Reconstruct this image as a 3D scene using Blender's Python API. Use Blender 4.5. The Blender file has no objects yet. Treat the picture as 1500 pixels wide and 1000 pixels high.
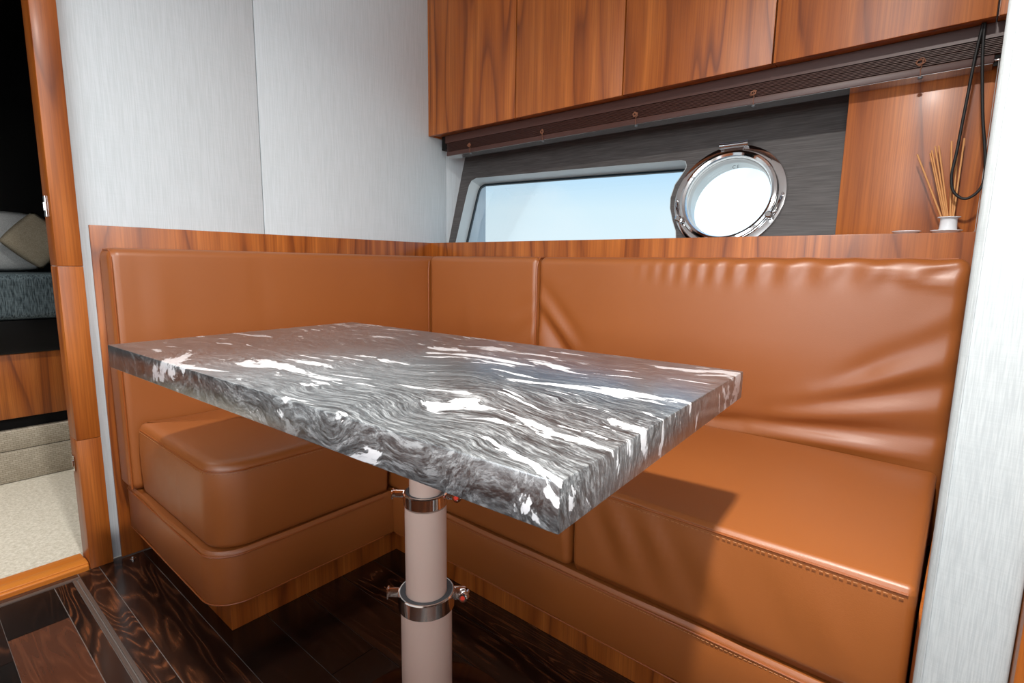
import bpy, bmesh, math, random
from mathutils import Vector, Matrix
random.seed(7)
S = bpy.context.scene
COL = S.collection
PI = math.pi

# ------------------------------------------------------------------ camera
cam_d = bpy.data.cameras.new('camera'); cam = bpy.data.objects.new('camera', cam_d); COL.objects.link(cam)
cam_d.sensor_width = 36; cam_d.lens = 768.0 / 1500 * 36; cam_d.clip_start = .02; cam_d.clip_end = 200
r_ = Vector((.76878861, .63932409, .01512549)); u_ = Vector((-.10491632, .10276005, .98915769)); f_ = Vector((-.63083805, .76204007, -.14607628))
M4 = Matrix((r_, u_, -f_)).transposed().to_4x4(); M4.translation = Vector((0, 0, .97))
cam.matrix_world = M4
S.camera = cam
# ------------------------------------------------------------------ world
W = bpy.data.worlds.new('sky'); S.world = W; W.use_nodes = True
wt = W.node_tree; wt.nodes.clear()
wo = wt.nodes.new('ShaderNodeOutputWorld'); wb = wt.nodes.new('ShaderNodeBackground')
tc = wt.nodes.new('ShaderNodeTexCoord'); sx = wt.nodes.new('ShaderNodeSeparateXYZ'); rp = wt.nodes.new('ShaderNodeValToRGB')
wt.links.new(tc.outputs['Generated'], sx.inputs[0]); wt.links.new(sx.outputs['Z'], rp.inputs[0])
rp.color_ramp.elements[0].position = 0; rp.color_ramp.elements[0].color = (1, 1, 1, 1)
rp.color_ramp.elements[1].position = .75; rp.color_ramp.elements[1].color = (.16, .40, .85, 1)
e = rp.color_ramp.elements.new(.10); e.color = (.90, .97, 1, 1)
e = rp.color_ramp.elements.new(.24); e.color = (.36, .68, 1, 1)
nz = wt.nodes.new('ShaderNodeTexNoise'); nz.inputs['Scale'].default_value = 5; nz.inputs['Detail'].default_value = 5
cr = wt.nodes.new('ShaderNodeValToRGB'); cr.color_ramp.elements[0].position = .5; cr.color_ramp.elements[1].position = .72
mx = wt.nodes.new('ShaderNodeMix'); mx.data_type = 'RGBA'
wt.links.new(tc.outputs['Generated'], nz.inputs['Vector']); wt.links.new(nz.outputs['Fac'], cr.inputs[0])
wt.links.new(cr.outputs[0], mx.inputs['Factor']); wt.links.new(rp.outputs[0], mx.inputs['A']); mx.inputs['B'].default_value = (1, 1, 1, 1)
wt.links.new(mx.outputs['Result'], wb.inputs['Color']); wb.inputs['Strength'].default_value = 1.25
wt.links.new(wb.outputs[0], wo.inputs[0])
# ------------------------------------------------------------------ lights
def area(name, loc, target, sx_, sy_, power, color=(1, 1, 1), shape='RECTANGLE', spread=PI):
    d = bpy.data.lights.new(name, 'AREA'); d.shape = shape; d.size = sx_; d.size_y = sy_; d.energy = power; d.color = color; d.spread = spread
    o = bpy.data.objects.new(name, d); COL.objects.link(o); o.location = loc
    o.rotation_euler = (Vector(target) - Vector(loc)).to_track_quat('-Z', 'Y').to_euler()
    return o
# daylight at the panes of the saloon windows behind and beside the camera, the ceiling lamp that throws the
# table's shadow on the seat, and the lamp of the cabin beyond the door; all are outside the picture
area('window_rear_offscreen', (.60, -2.66, 1.45), (.60, 0, 1.45), 3.4, 1.1, 72, (.93, .97, 1))
area('window_side_offscreen', (2.83, -.60, 1.45), (0, -.60, 1.45), 2.6, 1.1, 22, (.93, .97, 1))
LAMP = (-.10, .20)
area('ceiling_lamp_offscreen', (*LAMP, 2.238), (*LAMP, 0), .11, .11, 42, (1, .97, .93), 'DISK', 2.8)
area('cabin_lamp_offscreen', (-2.55, -.25, 2.185), (-2.55, -.25, 0), .12, .12, 7, (1, .97, .92), 'DISK', 1.5)
S.view_settings.view_transform = 'Standard'; S.view_settings.look = 'None'; S.view_settings.gamma = 1
S.view_settings.use_curve_mapping = False; S.view_settings.exposure = .35

# ------------------------------------------------------------------ materials
MAT = {}
def srgb(r, g, b):
    f = lambda c: (c / 255 / 12.92) if c / 255 <= .04045 else ((c / 255 + .055) / 1.055) ** 2.4
    return (f(r), f(g), f(b), 1)
class NT:
    def __init__(s, name):
        s.m = bpy.data.materials.new(name); s.m.use_nodes = True; s.t = s.m.node_tree; s.t.nodes.clear()
        s.out = s.n('ShaderNodeOutputMaterial'); s.b = s.n('ShaderNodeBsdfPrincipled'); s.l(s.b.outputs[0], s.out.inputs[0]); MAT[name] = s.m
    def n(s, k, **kw):
        x = s.t.nodes.new(k)
        for a, v in kw.items(): setattr(x, a, v)
        return x
    def l(s, a, b): s.t.links.new(a, b)
    def obj(s, scale=(1, 1, 1), rnd=True):
        t = s.n('ShaderNodeTexCoord'); m = s.n('ShaderNodeMapping'); m.inputs['Scale'].default_value = scale
        if rnd:
            oi = s.n('ShaderNodeObjectInfo'); mu = s.n('ShaderNodeVectorMath', operation='MULTIPLY_ADD')
            cx = s.n('ShaderNodeCombineXYZ')
            for i in range(3): s.l(oi.outputs['Random'], cx.inputs[i])
            s.l(cx.outputs[0], mu.inputs[0]); mu.inputs[1].default_value = (17.3, 31.7, 9.1); s.l(t.outputs['Object'], mu.inputs[2])
            s.l(mu.outputs[0], m.inputs['Vector'])
        else: s.l(t.outputs['Object'], m.inputs['Vector'])
        return m.outputs[0]
    def noise(s, vec, scale, detail=3, rough=.5, dist=0, out='Fac'):
        x = s.n('ShaderNodeTexNoise'); x.inputs['Scale'].default_value = scale; x.inputs['Detail'].default_value = detail
        x.inputs['Roughness'].default_value = rough; x.inputs['Distortion'].default_value = dist; s.l(vec, x.inputs['Vector'])
        return x.outputs[out]
    def ramp(s, fac, stops, interp='LINEAR'):
        x = s.n('ShaderNodeValToRGB'); c = x.color_ramp; c.interpolation = interp
        while len(c.elements) < len(stops): c.elements.new(.5)
        for e_, (p, col) in zip(c.elements, stops):
            e_.position = p; e_.color = col if len(col) == 4 else (*col, 1)
        s.l(fac, x.inputs[0]); return x.outputs[0]
    def math(s, op, a, b=None, clamp=False):
        x = s.n('ShaderNodeMath', operation=op); x.use_clamp = clamp
        for i, v in enumerate((a, b)):
            if v is None: continue
            if isinstance(v, (int, float)): x.inputs[i].default_value = v
            else: s.l(v, x.inputs[i])
        return x.outputs[0]
    def mix(s, f, a, b, mode='MIX'):
        x = s.n('ShaderNodeMix', data_type='RGBA', blend_type=mode)
        for k, v in (('Factor', f), ('A', a), ('B', b)):
            if isinstance(v, (int, float)): x.inputs[k].default_value = v
            elif isinstance(v, tuple): x.inputs[k].default_value = v
            else: s.l(v, x.inputs[k])
        return x.outputs['Result']
    def bump(s, h, strength, dist=.002):
        x = s.n('ShaderNodeBump'); x.inputs['Strength'].default_value = strength; x.inputs['Distance'].default_value = dist
        s.l(h, x.inputs['Height']); s.l(x.outputs[0], s.b.inputs['Normal']); return x
    def set(s, **kw):
        for k, v in kw.items():
            k = k.replace('_', ' ')
            if hasattr(v, 'is_linked') or hasattr(v, 'links'): s.l(v, s.b.inputs[k])
            else: s.b.inputs[k].default_value = v
        return s

def plain(name, col, rough=.5, metal=0, spec=.5, coat=0):
    t = NT(name); t.set(Base_Color=col, Roughness=rough, Metallic=metal); t.b.inputs['Specular IOR Level'].default_value = spec; t.b.inputs['Coat Weight'].default_value = coat
    return t
def wood(name, axis, dark, mid, light, rough=.4, coat=.10, lines=9, sc=4.2):
    t = NT(name); s = [1, 1, 1]; s['xyz'.index(axis)] = .085
    v = t.obj(tuple(s))
    n = t.noise(v, sc, 2.2, .4, .3)
    w = t.math('FRACT', t.math('MULTIPLY', n, lines))             # growth rings: sharp on one side, soft on the other
    s2 = [1, 1, 1]; s2['xyz'.index(axis)] = .015
    fib = t.noise(t.obj(tuple(s2)), 240, 3, .6)
    band = t.noise(t.obj(tuple(s2)), 34, 3, .55)
    c = t.ramp(w, [(0, mid), (.35, light), (.78, mid), (.94, tuple(.85 * a_ + .15 * b_ for a_, b_ in zip(dark, mid))), (1, mid)])
    c = t.mix(t.ramp(band, [(.35, (.0, .0, .0)), (.7, (.75, .75, .75))]), c, tuple(.35 * a_ + .65 * b_ for a_, b_ in zip(dark, mid)))
    c = t.mix(t.math('MULTIPLY', t.ramp(fib, [(.40, (1, 1, 1)), (.56, (0, 0, 0))]), .30), c, dark)
    t.set(Base_Color=c, Roughness=rough); t.b.inputs['Coat Weight'].default_value = coat; t.b.inputs['Coat Roughness'].default_value = .2
    t.bump(fib, .05, .001); return t
TD, TM, TL = srgb(98, 42, 8), srgb(160, 84, 24), srgb(188, 108, 42)
for ax in 'xyz': wood('teak_' + ax, ax, TD, TM, TL)
wood('sill_wood', 'y', srgb(170, 84, 20), srgb(205, 120, 40), srgb(215, 140, 60), .3, .3)

# wenge floor
def wenge(name, base, line, amount, axis=0):
    t = NT(name); s = [1, 1, 1]; s[axis] = .13
    v = t.obj(tuple(s)); n = t.noise(v, 4.6, 3, .45, .6)
    w = t.math('ABSOLUTE', t.math('SUBTRACT', t.math('FRACT', t.math('MULTIPLY', n, 42)), .5))
    s2 = [1, 1, 1]; s2[axis] = .05
    fib = t.noise(t.obj(tuple(s2)), 150, 3, .6); patch = t.noise(v, 4, 2)
    ln = t.ramp(w, [(.0, (1, 1, 1)), (.16, (.35, .35, .35)), (.30, (0, 0, 0))])
    ln = t.math('MULTIPLY', t.math('MULTIPLY', ln, t.ramp(fib, [(.35, (.1, .1, .1)), (.62, (1, 1, 1))])), t.ramp(patch, [(.3, (.25, .25, .25)), (.62, (1, 1, 1))]))
    c = t.mix(t.math('MULTIPLY', ln, amount), base, line)
    c = t.mix(t.math('MULTIPLY', fib, .3), c, srgb(16, 8, 6))
    oi = t.n('ShaderNodeObjectInfo')
    t.set(Base_Color=c, Roughness=.22); t.b.inputs['Coat Weight'].default_value = .35; t.b.inputs['Coat Roughness'].default_value = .12
    t.bump(fib, .06, .0008)
wenge('wenge', srgb(32, 18, 13), srgb(134, 80, 50), .8)
wenge('wenge_dark', srgb(20, 14, 12), srgb(90, 60, 48), .35)
wenge('wenge_red', srgb(86, 50, 34), srgb(132, 82, 56), .5)
wenge('wenge_cross', srgb(58, 38, 32), srgb(120, 72, 50), .5, 1)

# leather
t = NT('leather'); v = t.obj((1, 1, 1), False)
c = t.mix(t.noise(v, 3.0, 3), srgb(146, 80, 30), srgb(158, 90, 38))
gr = t.n('ShaderNodeTexVoronoi'); gr.inputs['Scale'].default_value = 420; t.l(v, gr.inputs['Vector'])
hh = t.math('ADD', t.math('MULTIPLY', gr.outputs['Distance'], .6), t.math('MULTIPLY', t.noise(v, 60, 4), .6))
t.set(Base_Color=c, Roughness=.43); t.b.inputs['Specular IOR Level'].default_value = .85; t.bump(hh, .10, .0012)
plain('piping_leather', srgb(150, 80, 34), .35)
plain('thread', srgb(170, 112, 66), .7)
# marble
t = NT('marble'); 
raw = t.obj((1, 1, 1), False)
w1 = t.noise(raw, 2.1, 2, .5, 0, 'Color'); w2 = t.noise(raw, 7, 3, .5, 0, 'Color')
def vadd(a, b, k, sub=.5):
    q = t.n('ShaderNodeVectorMath', operation='SUBTRACT'); t.l(b, q.inputs[0]); q.inputs[1].default_value = (sub,) * 3
    m = t.n('ShaderNodeVectorMath', operation='SCALE'); t.l(q.outputs[0], m.inputs[0]); m.inputs['Scale'].default_value = k
    o = t.n('ShaderNodeVectorMath', operation='ADD'); t.l(a, o.inputs[0]); t.l(m.outputs[0], o.inputs[1]); return o.outputs[0]
wv = vadd(vadd(raw, w1, .34), w2, .05)
def vscale(a, s_, rot=(0, 0, 0)):
    m = t.n('ShaderNodeMapping'); m.inputs['Scale'].default_value = s_; m.inputs['Rotation'].default_value = rot; t.l(a, m.inputs['Vector']); return m.outputs[0]
R0 = (.62, 0, .16)
fine = t.noise(vscale(wv, (.55, 7.0, 1.6), R0), 10, 9, .68, .25)
fine2 = t.noise(vscale(wv, (.6, 10, 2.2), R0), 26, 6, .72, .2)
fine3 = t.noise(vscale(wv, (1.2, 9, 4), R0), 60, 4, .75, .3)
base = t.ramp(fine, [(.30, srgb(12, 13, 14)), (.40, srgb(50, 53, 54)), (.46, srgb(104, 108, 109)), (.50, srgb(48, 52, 54)), (.56, srgb(116, 120, 121)), (.60, srgb(70, 74, 76)), (.68, srgb(176, 178, 179)), (.8, srgb(212, 213, 213))])
base = t.mix(t.math('MULTIPLY', t.ramp(fine2, [(.52, (0, 0, 0)), (.60, (1, 1, 1))]), .6), base, srgb(178, 182, 183))
base = t.mix(t.math('MULTIPLY', t.ramp(fine2, [(.38, (1, 1, 1)), (.46, (0, 0, 0))]), .9), base, srgb(12, 13, 14))
base = t.mix(t.math('MULTIPLY', t.ramp(fine3, [(.40, (1, 1, 1)), (.50, (0, 0, 0))]), .6), base, srgb(16, 17, 18))
big = t.noise(raw, 1.9, 2)
base = t.mix(t.math('MULTIPLY', t.ramp(big, [(.42, (1, 1, 1)), (.6, (0, 0, 0))]), .45), base, srgb(26, 27, 28))
bl = t.noise(vscale(wv, (1.2, 4.4, 1.6), R0), 2.9, 7, .58, .2)
wm = t.ramp(bl, [(.596, (0, 0, 0)), (.606, (1, 1, 1))])
bl2 = t.noise(vscale(wv, (1.1, 6.5, 2.0), R0), 5.6, 6, .55, .25)
wm2 = t.ramp(bl2, [(.622, (0, 0, 0)), (.632, (1, 1, 1))])
wm = t.math('MAXIMUM', wm, wm2)
whitec = t.ramp(fine2, [(.30, srgb(176, 180, 183)), (.48, srgb(234, 235, 236))])
t.set(Base_Color=t.mix(wm, base, whitec), Roughness=.34)
t.b.inputs['Coat Weight'].default_value = 1; t.b.inputs['Coat IOR'].default_value = 2.0; t.b.inputs['IOR'].default_value = 1.7; t.b.inputs['Coat Roughness'].default_value = .29
t.bump(fine, .03, .0005)
# fabrics
def fabric(name, a, b, rough=.85, k=.25, vx=300, vz=14, relief=.25):
    t = NT(name); n1 = t.noise(t.obj((vx, vx, vz), False), 1, 2); n2 = t.noise(t.obj((vz, vz, vx * 1.2), False), 1, 2)
    m = t.math('ADD', t.math('MULTIPLY', n1, .8), t.math('MULTIPLY', n2, .2))
    t.set(Base_Color=t.ramp(m, [(.38, a), (.62, b)]), Roughness=rough); t.b.inputs['Specular IOR Level'].default_value = k; t.bump(m, relief, .0008)
fabric('wall_cloth', srgb(196, 204, 207), srgb(207, 214, 218), .8, .25, 330, 9, .1)
fabric('column_cloth', srgb(170, 175, 176), srgb(184, 189, 189), .9, .2, 640, 24, .2)
fabric('mattress_cloth', srgb(40, 50, 54), srgb(92, 104, 108), .9, .2, 260, 30, .3)
fabric('pillow_white', srgb(176, 178, 176), srgb(196, 198, 196), .9)
fabric('pillow_beige', srgb(150, 138, 116), srgb(172, 160, 138), .9)
t = NT('carpet'); v = t.obj((1, 1, 1), False); n1 = t.noise(v, 90, 4, .7)
t.set(Base_Color=t.ramp(n1, [(.3, srgb(186, 178, 160)), (.7, srgb(222, 216, 202))]), Roughness=1); t.b.inputs['Specular IOR Level'].default_value = .05; t.bump(n1, .8, .006)
t = NT('carpet_weave'); v = t.obj((1, 1, 1), False)
br = t.n('ShaderNodeTexBrick'); mp = t.n('ShaderNodeMapping'); mp.inputs['Rotation'].default_value = (0, PI / 2, PI / 2); t.l(v, mp.inputs[0]); t.l(mp.outputs[0], br.inputs['Vector'])
br.inputs['Scale'].default_value = 28; br.inputs['Mortar Size'].default_value = .03; br.inputs['Mortar Smooth'].default_value = 1
br.inputs['Color1'].default_value = srgb(188, 178, 160); br.inputs['Color2'].default_value = srgb(170, 160, 142); br.inputs['Mortar'].default_value = srgb(120, 110, 94)
t.set(Base_Color=br.outputs['Color'], Roughness=1); t.bump(br.outputs['Fac'], -.6, .004)
# brushed hull lining
t = NT('hull_lining'); n1 = t.noise(t.obj((10, 260, 260), False), 1, 3)
t.set(Base_Color=t.ramp(n1, [(.3, srgb(62, 58, 57)), (.7, srgb(88, 84, 83))]), Roughness=.6); t.bump(n1, .3, .001)
plain('chrome', (.78, .79, .80, 1), .07, 1)
plain('collar_metal', (.84, .76, .71, 1), .10, 1)
plain('post_paint', srgb(212, 186, 172), .36, .1)
plain('grey_plastic', srgb(84, 90, 94), .45)
plain('black_gloss', srgb(10, 10, 11), .18)
plain('black_matt', srgb(9, 8, 8), .7, 0, .2)
plain('blind_brown', srgb(70, 40, 32), .45)
plain('blind_rail_under', (.62, .62, .62, 1), .16, 1)
plain('cord_brown', srgb(128, 82, 58), .7)
plain('cord_black', srgb(14, 13, 13), .6)
plain('wire', srgb(210, 205, 200), .3, .6)
plain('ceramic', srgb(226, 230, 234), .18)
plain('reed', srgb(206, 148, 92), .7)
plain('white_frame', srgb(182, 190, 192), .3)
plain('gasket', srgb(10, 26, 34), .4)
plain('ceiling_white', srgb(220, 226, 228), .7)
plain('joint_caulk', srgb(104, 96, 92), .6)
plain('hatch_strip', srgb(96, 84, 78), .35, .2)
plain('base_plate_brown', srgb(58, 32, 24), .12, .3)
plain('red_mark', srgb(225, 60, 40), .5)
plain('mark_grey', srgb(60, 78, 84), .5)
plain('room_wall', srgb(206, 204, 200), .8)
plain('lamp_trim', (.8, .8, .8, 1), .2, 1)
def glass(name, tint, refl=1):
    t = NT(name); t.t.nodes.remove(t.b)
    tr = t.n('ShaderNodeBsdfTransparent'); tr.inputs[0].default_value = tint
    gl = t.n('ShaderNodeBsdfGlossy'); gl.inputs['Roughness'].default_value = .02
    fr = t.n('ShaderNodeFresnel'); fr.inputs[0].default_value = 1.45
    mx = t.n('ShaderNodeMixShader'); t.l(t.math('MULTIPLY', fr.outputs[0], refl), mx.inputs[0]); t.l(tr.outputs[0], mx.inputs[1]); t.l(gl.outputs[0], mx.inputs[2]); t.l(mx.outputs[0], t.out.inputs[0])
glass('tinted_glass', (.49, .585, .63, 1), .2)
glass('clear_glass', (.95, .99, 1, 1), .6)

# ------------------------------------------------------------------ geometry helpers
def link(name, me, mat, parent=None, loc=None, smooth=False):
    o = bpy.data.objects.new(name, me); COL.objects.link(o)
    if mat and not me.materials: me.materials.append(MAT[mat])
    if smooth: me.polygons.foreach_set('use_smooth', [True] * len(me.polygons))
    if loc is not None: o.location = loc
    if parent: o.parent = parent
    return o
def bm_obj(name, bm, mat, parent=None, loc=None, smooth=False, angle=None):
    bmesh.ops.recalc_face_normals(bm, faces=bm.faces[:])
    me = bpy.data.meshes.new(name); bm.to_mesh(me); bm.free()
    o = link(name, me, mat, parent, loc, smooth or angle is not None)
    if angle is not None: me.set_sharp_from_angle(angle=math.radians(angle))
    return o
def thing(name, label, cat, loc=(0, 0, 0), group=None, rz=0):
    o = bpy.data.objects.new(name, None); COL.objects.link(o); o.location = loc; o.rotation_euler.z = rz; o.empty_display_size = .05
    return tag(o, label, cat, group)
def tag(o, label=None, cat=None, group=None, kind=None):
    for k, v in (('label', label), ('category', cat), ('group', group), ('kind', kind)):
        if v: o[k] = v
    return o
def box(bm, a, b, bev=0, seg=2):
    a, b = Vector(a), Vector(b); c = (a + b) / 2; d = b - a
    r = bmesh.ops.create_cube(bm, size=1, matrix=Matrix.Translation(c) @ Matrix.Diagonal((*d, 1)))
    if bev:
        es = list({e for v in r['verts'] for e in v.link_edges})
        bmesh.ops.bevel(bm, geom=es, offset=bev, segments=seg, affect='EDGES', profile=.5)
def box_obj(name, a, b, mat, parent=None, bev=0, seg=2, origin=None):
    a, b = Vector(a), Vector(b)
    o0 = Vector(origin) if origin is not None else Vector(((a.x + b.x) / 2, (a.y + b.y) / 2, a.z))
    bm = bmesh.new(); box(bm, a - o0, b - o0, bev, seg)
    loc = o0 - (parent.location if parent else Vector((0, 0, 0)))
    return bm_obj(name, bm, mat, parent, loc, False, 40 if bev else None)
def lathe(bm, prof, mtx=Matrix(), n=48, close=False):
    rings = []
    for r, z in prof:
        rings.append([bm.verts.new(mtx @ Vector((r * math.cos(2 * PI * i / n), r * math.sin(2 * PI * i / n), z))) for i in range(n)])
    pairs = list(zip(rings[:-1], rings[1:])) + ([(rings[-1], rings[0])] if close else [])
    for A, B in pairs:
        for i in range(n): bm.faces.new((A[i], A[(i + 1) % n], B[(i + 1) % n], B[i]))
    if not close:
        for R in (rings[0], rings[-1]): bm.faces.new(R)
def tube(bm, pts, r, n=8, closed=False):
    pts = [Vector(p) for p in pts]; N = len(pts); rings = []; up = None
    for i, p in enumerate(pts):
        d = (pts[(i + 1) % N] - pts[i - 1]) if closed or 0 < i < N - 1 else (pts[1] - pts[0] if i == 0 else pts[-1] - pts[-2])
        d.normalize()
        if up is None: up = Vector((0, 0, 1)) if abs(d.z) < .9 else Vector((1, 0, 0))
        s = d.cross(up).normalized(); up = s.cross(d).normalized()
        rings.append([bm.verts.new(p + r * (math.cos(2 * PI * k / n) * s + math.sin(2 * PI * k / n) * up)) for k in range(n)])
    for i in range(N if closed else N - 1):
        A, B = rings[i], rings[(i + 1) % N]
        for k in range(n): bm.faces.new((A[k], A[(k + 1) % n], B[(k + 1) % n], B[k]))
    if not closed:
        bm.faces.new(rings[0]); bm.faces.new(rings[-1])
def spline(P, m=8, closed=False):
    P = [Vector(p) for p in P]; N = len(P); out = []
    for i in range(N if closed else N - 1):
        p0 = P[i - 1] if closed or i > 0 else P[0]; p1 = P[i]; p2 = P[(i + 1) % N]; p3 = P[(i + 2) % N] if closed or i < N - 2 else P[-1]
        for k in range(m):
            t_ = k / m
            out.append(.5 * ((2 * p1) + (p2 - p0) * t_ + (2 * p0 - 5 * p1 + 4 * p2 - p3) * t_ ** 2 + (3 * p1 - p0 - 3 * p2 + p3) * t_ ** 3))
    if not closed: out.append(P[-1])
    return out
def axis_samples(h, r, step):
    k = 5; a = [-(h - r) - r * math.tan(PI / 4 * (1 - i / k)) for i in range(k)]
    m = max(2, int(2 * (h - r) / step)); mid = [-(h - r) + 2 * (h - r) * i / m for i in range(m + 1)]
    return a + mid + [-x for x in reversed(a)]
def soft_box(a, b, r, step, disp):
    """rounded box between corners a, b with a dense grid, passed through disp(point, normal)"""
    a, b = Vector(a), Vector(b); c = (a + b) / 2; h = (b - a) / 2
    S_ = [axis_samples(h[i], r, step) for i in range(3)]; n = [len(s) for s in S_]
    bm = bmesh.new(); V = {}
    def vert(i, j, k):
        key = (i, j, k)
        if key not in V:
            p = Vector((S_[0][i], S_[1][j], S_[2][k])); q = Vector([max(-(h[t] - r), min(h[t] - r, p[t])) for t in range(3)])
            d = (p - q); nn = d.normalized(); V[key] = bm.verts.new(disp(c + q + nn * r, nn))
        return V[key]
    for ax in range(3):
        u, w = [t for t in range(3) if t != ax]
        for side in (0, n[ax] - 1):
            for i in range(n[u] - 1):
                for j in range(n[w] - 1):
                    q = []
                    for di, dj in ((0, 0), (1, 0), (1, 1), (0, 1)):
                        ix = [0, 0, 0]; ix[ax] = side; ix[u] = i + di; ix[w] = j + dj; q.append(vert(*ix))
                    bm.faces.new(q)
    return bm
def fold(x, y, segs):
    """sum of soft creases along 2-D segments (x0,y0,x1,y1,amp,width)"""
    s = 0
    for x0, y0, x1, y1, amp, wd in segs:
        dx, dy = x1 - x0, y1 - y0; L2 = dx * dx + dy * dy; t_ = ((x - x0) * dx + (y - y0) * dy) / L2
        tt = max(0, min(1, t_)); d2 = (x - x0 - tt * dx) ** 2 + (y - y0 - tt * dy) ** 2
        env = math.sin(PI * min(1, max(0, (t_ + .15) / 1.3))) if -.15 < t_ < 1.15 else 0
        s += amp * env * math.exp(-d2 / (wd * wd))
    return s
def offset_poly(P, d):
    n = len(P); out = []
    for i in range(n):
        a, b, c = Vector(P[i - 1]), Vector(P[i]), Vector(P[(i + 1) % n])
        n1 = (b - a); n2 = (c - b); n1 = Vector((n1.y, -n1.x)).normalized(); n2 = Vector((n2.y, -n2.x)).normalized()
        m = (n1 + n2); m = m / max(.2, (1 + n1.dot(n2))); out.append(b - m * d)
    return out
def round_poly(P, R, n=8, step=.04):
    """counter-clockwise polygon with per-corner radius R[i], resampled"""
    out = []; N = len(P)
    for i in range(N):
        a, b, c = Vector(P[i - 1]), Vector(P[i]), Vector(P[(i + 1) % N]); r = R[i]
        u = (a - b).normalized(); w = (c - b).normalized()
        if r > 0:
            half = math.acos(max(-1, min(1, u.dot(w)))) / 2; l = r / math.tan(half); cc = b + (u + w).normalized() * (r / math.sin(half))
            s0 = b + u * l - cc; s1 = b + w * l - cc; a0 = math.atan2(s0.y, s0.x); da = (math.atan2(s1.y, s1.x) - a0 + PI) % (2 * PI) - PI
            pts = [cc + r * Vector((math.cos(a0 + da * k / n), math.sin(a0 + da * k / n))) for k in range(n + 1)]
        else: pts = [b]
        out.append(pts)
    res = []
    for i in range(N):
        res += out[i]; p, q = out[i][-1], out[(i + 1) % N][0]; m = int((q - p).length / step)
        res += [p.lerp(q, k / (m + 1)) for k in range(1, m + 1)]
    return res
def plan_solid(poly, levels, dome=0, nd=5):
    """rings of an offset plan polygon at (inset, z) levels, closed with a gently domed cap"""
    bm = bmesh.new(); rings = []
    for ins, z in levels: rings.append([bm.verts.new((p.x, p.y, z)) for p in (offset_poly(poly, ins) if ins else [Vector(q) for q in poly])])
    if dome:
        ins, z = levels[-1]; P = offset_poly(poly, ins); cx = sum((p for p in P), Vector((0, 0))) / len(P)
        for k in range(1, nd):
            t_ = k / nd; rings.append([bm.verts.new((p.x + (cx.x - p.x) * t_, p.y + (cx.y - p.y) * t_, z + dome * math.sin(t_ * PI / 2))) for p in P])
    for A, B in zip(rings[:-1], rings[1:]):
        m = len(A)
        for i in range(m): bm.faces.new((A[i], A[(i + 1) % m], B[(i + 1) % m], B[i]))
    bm.faces.new(rings[0]); bm.faces.new(rings[-1]); return bm
def stitches(name, pts, parent, mat='thread', L=.006, gap=.003, w=.0009):
    """a row of single stitches along a polyline"""
    bm = bmesh.new(); P = [Vector(p) for p in pts]; acc = 0
    for a, b in zip(P[:-1], P[1:]):
        d = (b - a); ln = d.length
        if ln < 1e-6: continue
        d.normalize(); s = acc
        while s + L < ln:
            tube(bm, [a + d * s, a + d * (s + L)], w, 5); s += L + gap
        acc = 0
    o = bm_obj(name, bm, mat, parent); o['kind'] = 'stuff'; return o

# ------------------------------------------------------------------ constants
XW = -1.995            # face of the wooden lining on the aft wall
YB = 1.7685            # face of the wooden fascia under the window
hull = lambda z: 1.61 + .27 * z
CEIL = 2.25

# ================================================================== SETTING
# floor : substrate, planks, hatch strips
bm = bmesh.new(); box(bm, (-2.01, -2.6, -.06), (2.8, 2.2, -.0018))
floor = tag(bm_obj('floor', bm, 'joint_caulk'), 'dark wenge plank floor with pale joints', None, None, 'structure')
rows = [(-.118 * k - .001, -.118 * k + .117) for k in range(20, -1, -1)]
rows = [(a, b) for a, b in rows] + [(.118, .2405), (.2425, .2835), (.3045, .356), (.358, .475), (.477, .592), (.594, .712), (.714, .831), (.833, .949), (.951, 1.055)]
joint0 = {.118: [-1.75, -.9, 0, .9, 1.8], .2425: [-1.2, -.3, .6, 1.5], .3045: [-1.30, -.4, .5, 1.4], .358: [-1.02, -.1, .8, 1.7], .477: [-.7, .2, 1.1, 2], .594: [-1.03, -.1, .8, 1.7]}
mat_for = {(.118, 0): 'wenge_dark', (.118, 1): 'wenge_red', (.2425, 0): 'wenge', (.3045, 0): 'wenge', (.358, 0): 'wenge', (.594, 0): 'wenge_dark'}
for ri, (ya, yb) in enumerate(rows):
    js = joint0.get(round(ya, 4)) or [-1.85 + ((ri * .37) % .9) + .9 * k for k in range(5)]
    xs0 = -1.945 if ya < .3 else -1.985
    xs = [xs0] + [j for j in js if xs0 + .1 < j < 2.7] + [2.78]
    for k in range(len(xs) - 1):
        box_obj('plank', (xs[k] + .001, ya, -.012), (xs[k + 1] - .001, yb, 0), mat_for.get((round(ya, 4), k), random.choice(['wenge', 'wenge', 'wenge_dark', 'wenge_dark'])), floor)
# border planks next to the door sill
for ya, yb in ((-.9, -.12), (-.118, .116), (.118, .302)):
    box_obj('border_plank', (-1.985, ya, -.012), (-1.966, yb, 0), 'wenge_cross', floor)
box_obj('hatch_strip', (-1.963, -.9, -.012), (-1.948, .3035, .0012), 'hatch_strip', floor, .0008)
box_obj('hatch_strip', (-1.947, .2850, -.012), (2.7, .2925, .0012), 'hatch_strip', floor, .0008)
box_obj('hatch_strip', (-1.947, .2955, -.012), (2.7, .3035, .0012), 'hatch_strip', floor, .0008)

bm = bmesh.new(); box(bm, (-3.6, -2.65, CEIL), (2.85, 2.2, CEIL + .05))
ceiling = tag(bm_obj('ceiling', bm, 'ceiling_white'), None, None, None, 'structure')

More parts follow.
